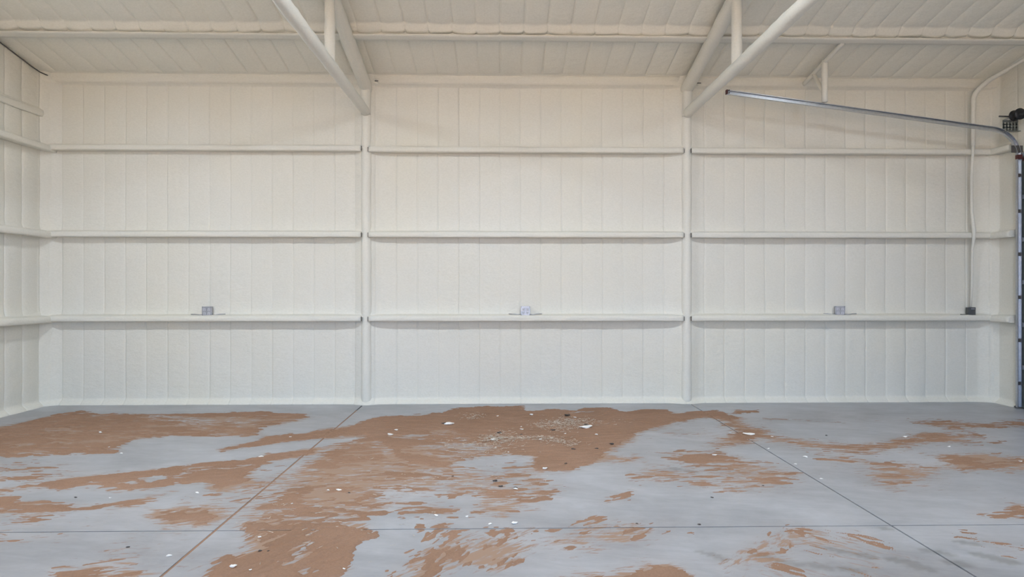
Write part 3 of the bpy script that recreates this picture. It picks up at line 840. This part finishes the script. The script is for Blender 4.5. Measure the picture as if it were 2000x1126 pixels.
# ------------------------------------------------------------------ roll-up door in the gable
door = empty('door_1', (XR, DOOR_Y0, 0)); tag(door, kind='structure')
nsec = 6; sh = DOOR_Z / nsec; xd = XR + 0.03
for k in range(nsec):
    yc, ln = (DOOR_Y0 + DOOR_Y1) / 2, DOOR_Y0 - DOOR_Y1 - .02
    bm = bmesh.new(); add_box(bm, (xd, yc, sh * (k + .5)), (.045, ln, sh - .008), .004)
    for q in (.25, .5, .75): add_box(bm, (xd - .024, yc, sh * (k + q)), (.006, ln - .1, .012))
    o = bm_obj('door_section', bm, DOORMAT, door)
    box('end_stile', (xd - .034, DOOR_Y0 - .06, sh * (k + .5)), (.022, .08, sh - .02), BLADE, door, .002)
    o = box('hinge', (xd - .05, DOOR_Y0 - .055, sh * (k + 1) - .02), (.03, .09, .06), GALV, door, .004)
    tube('roller', [(xd - .062, DOOR_Y0 - .08, sh * (k + 1) - .02), (xd - .062, DOOR_Y0 + .01, sh * (k + 1) - .02)], .013, BLACK, door, 10)
box('light_stop_panel', (xd + .03, (DOOR_Y0 + DOOR_Y1) / 2, DOOR_Z / 2), (.012, DOOR_Y0 - DOOR_Y1, DOOR_Z), DOORMAT, door)  # added sheet behind the sections, stops daylight leaking through their joints
box('bottom_seal', (xd, (DOOR_Y0 + DOOR_Y1) / 2, .012), (.05, DOOR_Y0 - DOOR_Y1 - .02, .02), BLACK, door)

def track_path(yt):
    x0 = XR - .075; zb, zt, r = .02, 3.492, .40
    ang = math.atan(.131)
    pts = [Vector((x0, yt, zb + (zt - zb) * i / 8)) for i in range(9)]
    a1 = math.pi / 2 - ang
    c = (x0 - r, yt, zt)
    pts += arc_pts(c, r, 0, a1, 12, (1, 0, 0), (0, 0, 1))[1:]
    e = pts[-1]; dirn = Vector((-math.cos(ang), 0, math.sin(ang)))
    Lh = (e.x - 3.13) / math.cos(ang)
    pts += [e + dirn * (Lh * i / 10) for i in range(1, 11)]
    return pts

def sweep_track(name, pts, face, mat, parent):
    """C-shaped roller track: open side faces +-y"""
    w, dp, th, lip = .060, .036, .004, .007
    # profile in (normal n, y)
    prof = [(-w/2, dp), (-w/2, 0), (w/2, 0), (w/2, dp), (w/2 - lip, dp), (w/2 - lip, dp - th), (w/2 - th, dp - th), (w/2 - th, th), (-w/2 + th, th), (-w/2 + th, dp - th), (-w/2 + lip, dp - th), (-w/2 + lip, dp)]
    v, f = [], []; n = len(prof)
    for i, p in enumerate(pts):
        t = (pts[min(i + 1, len(pts) - 1)] - pts[max(i - 1, 0)]).normalized()
        nn = Vector((t.z, 0, -t.x))
        for (a, b) in prof:
            v.append(p + nn * a + Vector((0, face * b, 0)))
    for i in range(len(pts) - 1):
        for j in range(n):
            f.append((i * n + j, i * n + (j + 1) % n, (i + 1) * n + (j + 1) % n, (i + 1) * n + j))
    f.append(tuple(range(n))); f.append(tuple((len(pts) - 1) * n + j for j in range(n)))
    o = mesh(name, v, f, mat, parent)
    bm = bmesh.new(); bm.from_mesh(o.data); bmesh.ops.recalc_face_normals(bm, faces=bm.faces); bm.to_mesh(o.data); bm.free()
    return o

YT = DOOR_Y0 - 0.06
tp = track_path(YT)
root = empty('door_track', tuple(tp[0])); tag(root, 'galvanised steel door track curving up from the gable door into the shed', 'door track')
sweep_track('vertical_track', tp[:9], -1, GALV, root)
sweep_track('curved_track', tp[8:21], -1, GALV, root)
sweep_track('horizontal_track', tp[20:], -1, GALV, root)
box('end_stop', tuple(tp[-1] + Vector((-.004, -.02, 0))), (.022, .048, .060), RED, root, .003)
for zz in (-.018, .018):
    tube('bolt', [tp[-1] + Vector((.02, -.040, zz)), tp[-1] + Vector((.02, -.052, zz))], .009, STEEL_DARK, root, 8)
box('splice_collar', (tp[8].x, YT - .02, tp[8].z + .01), (.068, .046, .06), RED, root, .003)
box('splice_collar', (tp[8].x + .07, YT - .02, tp[8].z - .02), (.03, .04, .05), RED, root, .003)
box('mounting_angle', (XR - .035, YT + .03, 1.73), (.006, .07, 3.4), GALV, root)
for zz in (.35, .95, 1.55, 2.15, 2.75, 3.25):
    box('jamb_bracket', (XR - .045, YT + .012, zz), (.065, .045, .05), STEEL_DARK, root, .003)
box('flag_bracket', (XR - .10, YT - .02, tp[8].z + .12), (.16, .008, .10), STEEL_DARK, root, .002)

# second track at the far jamb of the door
YT2 = DOOR_Y1 + .06
tp2 = track_path(YT2)
root = empty('door_track', tuple(tp2[0])); tag(root, 'galvanised steel door track on the jamb away from the long wall', 'door track')
sweep_track('vertical_track', tp2[:9], 1, GALV, root); sweep_track('curved_track', tp2[8:21], 1, GALV, root); sweep_track('horizontal_track', tp2[20:], 1, GALV, root)

# torsion shaft with drum and bearing plate over the door
zs = 4.02; xs_ = XR - .19
root = empty('torsion_shaft', (xs_, YT, zs)); tag(root, 'black cable drum and torsion shaft above the roll-up door', 'torsion shaft')
tube('shaft', [(xs_, DOOR_Y0 + .02, zs + .03), (xs_, DOOR_Y1 - .05, zs + .03)], .014, GALV, root, 10)
bm = bmesh.new()
for q in range(4): add_box(bm, (xs_ + .02, YT + .01, zs - .140 + q * .041), (.22, .006, .029))
for q in range(5): add_box(bm, (xs_ - .077 + q * .045, YT + .01, zs - .085), (.020, .006, .15))
add_box(bm, (xs_ + .085, YT + .012, zs - .04), (.09, .006, .20)); add_box(bm, (xs_ + .02, YT - .012, zs - .160), (.22, .05, .008)); add_box(bm, (xs_ + .02, YT + .008, zs - .012), (.22, .008, .03))
bm_obj('bearing_plate', bm, BLADE, root)
v, f = [], []
pr = [(0, .03), (.02, .075), (.03, .075), (.035, .058), (.10, .058), (.11, .078), (.125, .078), (.13, .03)]
pts = [(xs_ + .02, YT - .03 - a, zs + .045) for a, r in pr]
tube('cable_drum', pts, [r for a, r in pr], BLACK, root, 24)
tube('shaft_end', [(xs_ + .02, YT - .01, zs + .045), (xs_ - .155, YT - .01, zs + .050)], .011, STEEL_DARK, root, 10)

# hanger that carries the track from the roof
xh = 4.455
root = empty('track_hanger', (xh, -.65, 4.2)); tag(root, 'white foam-coated hanger frame holding up the door track', 'hanger')
zr = lambda y: ZE + SLOPE * -y - .06
tube('rafter_bar', subdiv((xh, -.06, zr(-.06) - .02), (xh, -1.10, zr(-1.10) - .055), .08), .030, FOAM_PIPE, root, 12, .003, 351)
zt_ = tp[20].z + (tp[20].x - xh) * .131
tube('drop_post', subdiv((xh + .01, -.63, zt_ + .03), (xh, -.65, zr(-.65) - .02), .06), .040, FOAM_PIPE, root, 12, .003, 353)
tube('brace', subdiv((xh, -.34, zr(-.34) - .02), (xh + .005, -.60, zt_ + .18), .06), .026, FOAM_PIPE, root, 12, .003, 355)

# ------------------------------------------------------------------ litter on the floor
def scrap(px, py, wpx, label, group, mat, seed, name='foam_scrap', flat=.3):
    x, y = ray_floor(px, py); dpt = y + D; L = wpx * dpt / FPX
    r = random.Random(seed); bm = bmesh.new()
    bmesh.ops.create_icosphere(bm, subdivisions=2, radius=.5)
    ph = [r.random() * 6 for _ in range(6)]; a = r.uniform(-.5, .5)
    for v_ in bm.verts:
        c = v_.co.copy(); k = 1 + .25 * math.sin(c.x * 7 + ph[0]) * math.cos(c.y * 6 + ph[1]) + .18 * math.sin(c.z * 9 + ph[2] + c.x * 4)
        c = c * k
        c.z = c.z * flat + .18 * flat * math.cos(c.x * 4 + ph[3])
        c.y *= .65
        v_.co = Vector(((c.x * math.cos(a) - c.y * math.sin(a)) * L, (c.x * math.sin(a) + c.y * math.cos(a)) * L * 1.0, c.z * L))
    zmin = min(v_.co.z for v_ in bm.verts)
    for v_ in bm.verts: v_.co.z -= zmin
    o = bm_obj(name, bm, mat, None)
    o.location = (x, y, floor_top(x, y) - .001)
    tag(o, label, 'debris', group)
    return o

def floor_top(x, y):
    i = int(round((x - gx[0]) / (gx[1] - gx[0]))); j = int(round((y - gy[0]) / (gy[1] - gy[0])))
    if 0 <= i < len(gx) and 0 <= j < len(gy): return max(0.0, float(thick[i, j]))
    return 0.0

W1 = ('white foam crumb lying on the broad central dirt patch', 'foam crumbs on the central dirt')
W2 = ('white foam crumb caught along the slab joint by the roll-up door side', 'foam crumbs along a slab joint')
W3 = ('small white foam crumb lying on mostly bare concrete slab', 'foam crumbs on bare concrete')
W4 = ('white foam crumb on the dirt just past the cross joint', 'foam crumbs past the cross joint')
sc = [(963,861,9,W1),(972,814,5,W1),(1018,835,4,W1),(1019,840,7,W1),(1055,859,7,W1),(968,873,4,W1),(993,883,4,W1),(1064,917,10,W1),(1165,850,6,W1),(1123,817,6,W1),(1038,812,8,W1),(1104,848,5,W1),(852,1006,8,W1),(912,1008,6,W1),
      (662,957,10,W1),(641,957,6,W1),(570,983,5,W1),(762,849,10,W1),(774,841,7,W1),(1007,956,9,W1),
      (1005,1022,12,W4),(957,1023,8,W4),(455,1111,13,W4),(489,1117,6,W4),(672,1113,6,W4),(507,1048,7,W4),
      (1426,845,5,W2),(1501,876,5,W2),(1554,906,6,W2),(1604,935,6,W2),
      (509,893,10,W3),(567,854,5,W3),(1395,890,9,W3),(1508,853,5,W3),(1573,892,8,W3),(1768,853,7,W3),(1854,872,6,W3),(1993,902,7,W3),(237,885,6,W3),(213,874,4,W3),(196,845,7,W3),(385,962,7,W3),(215,972,5,W3),(330,1085,9,W3)]
for i, (px, py, w, (lab, grp)) in enumerate(sc):
    scrap(px, py, w, lab, grp, SCRAP, 500 + i)
scrap(877, 829, 17, 'curved white foam peel on the edge of the central dirt', None, SCRAP, 601, flat=.22)
scrap(1145, 836, 24, 'long pale strip of trim scrap beside the shavings pile', None, SCRAP, 602, flat=.16)
scrap(1463, 849, 20, 'flat white scrap lying across the joint toward the roll-up door', None, SCRAP, 603, flat=.14)
Dk = ('small dark chip of debris scattered on the floor dirt', 'dark chips on the floor')
for i, (px, py, w) in enumerate([(1120,878,8),(1007,953,8),(884,931,5),(508,1079,8),(524,1079,5),(1244,1022,5),(1366,1024,7),(978,950,9),(967,939,10),(866,828,8),(1105,905,6),(1145,831,10),(975,846,9),(1018,850,6),(1080,842,9),(1195,868,9),(1490,948,5),(1391,971,6),(1614,850,5),(250,1068,6),(148,971,6),(682,962,5),(1108,813,12),(1165,877,8),(280,830,0)]):
    Dk = (('dark chip of debris on the broad central dirt patch', 'dark chips on the central dirt') if 840 < px < 1210 and py < 960 else
          ('small dark chip beside the cross joint in the slab', 'dark chips by the cross joint') if 1010 < py < 1090 else ('tiny dark chip lying on streaky concrete', 'dark chips on streaky concrete'))
    if w: scrap(px, py, w, Dk[0], Dk[1], SCRAP_DARK, 650 + i, 'debris_chip', .28)

def shavings(label, blobs, seed, name='wood_shavings'):
    r = random.Random(seed); v, f = [], []
    for (px, py, sx, sy, n) in blobs:
        cx, cy = ray_floor(px, py); dpt = cy + D
        ax = sx * dpt / FPX; ay = sy * dpt * dpt / (FPX * H)
        for _ in range(n):
            x = cx + r.gauss(0, ax * .5); y = cy + r.gauss(0, ay * .5)
            z0 = floor_top(x, y); a = r.gauss(0, .8); L = r.uniform(.012, .045); w = r.uniform(.002, .0045); tl = r.uniform(-.3, .3); z = z0 + r.uniform(.002, .022)
            d = Vector((math.cos(a), math.sin(a), tl)) * L / 2; s_ = Vector((-math.sin(a), math.cos(a), 0)) * w / 2; u = Vector((0, 0, w * .6))
            b0 = len(v); c = Vector((x, y, max(z, z0 + abs(tl) * L / 2)))
            for e in (-1, 1):
                v += [c + d * e - s_, c + d * e + s_, c + d * e + u]
            f += [(b0, b0 + 1, b0 + 4, b0 + 3), (b0 + 1, b0 + 2, b0 + 5, b0 + 4), (b0 + 2, b0, b0 + 3, b0 + 5), (b0, b0 + 2, b0 + 1), (b0 + 3, b0 + 4, b0 + 5)]
    o = mesh(name, v, f, STRAW); tag(o, label, 'shavings', kind='stuff'); return o
shavings('loose pile of pale shavings and straw on the central dirt', [(1115,826,44,10,260),(1062,832,40,8,110),(1100,838,40,8,60),(1175,826,60,6,30)], 701)
shavings('small clump of shavings near the long wall on the dirt', [(925,815,28,6,70)], 702)
shavings('scattered arc of grey shavings across the central dirt patch', [(968,861,34,10,200),(1000,857,30,4,70),(1045,857,50,4,90),(1085,862,30,5,60),(1110,868,30,6,50),(930,868,80,18,110),(985,848,30,6,40),(960,880,90,14,60)], 703)
shavings('stray splinters strewn thinly over the dirt past the cross joint', [(600,1000,240,40,26),(700,1060,260,50,22),(950,960,160,40,24),(800,930,200,40,40)], 704)
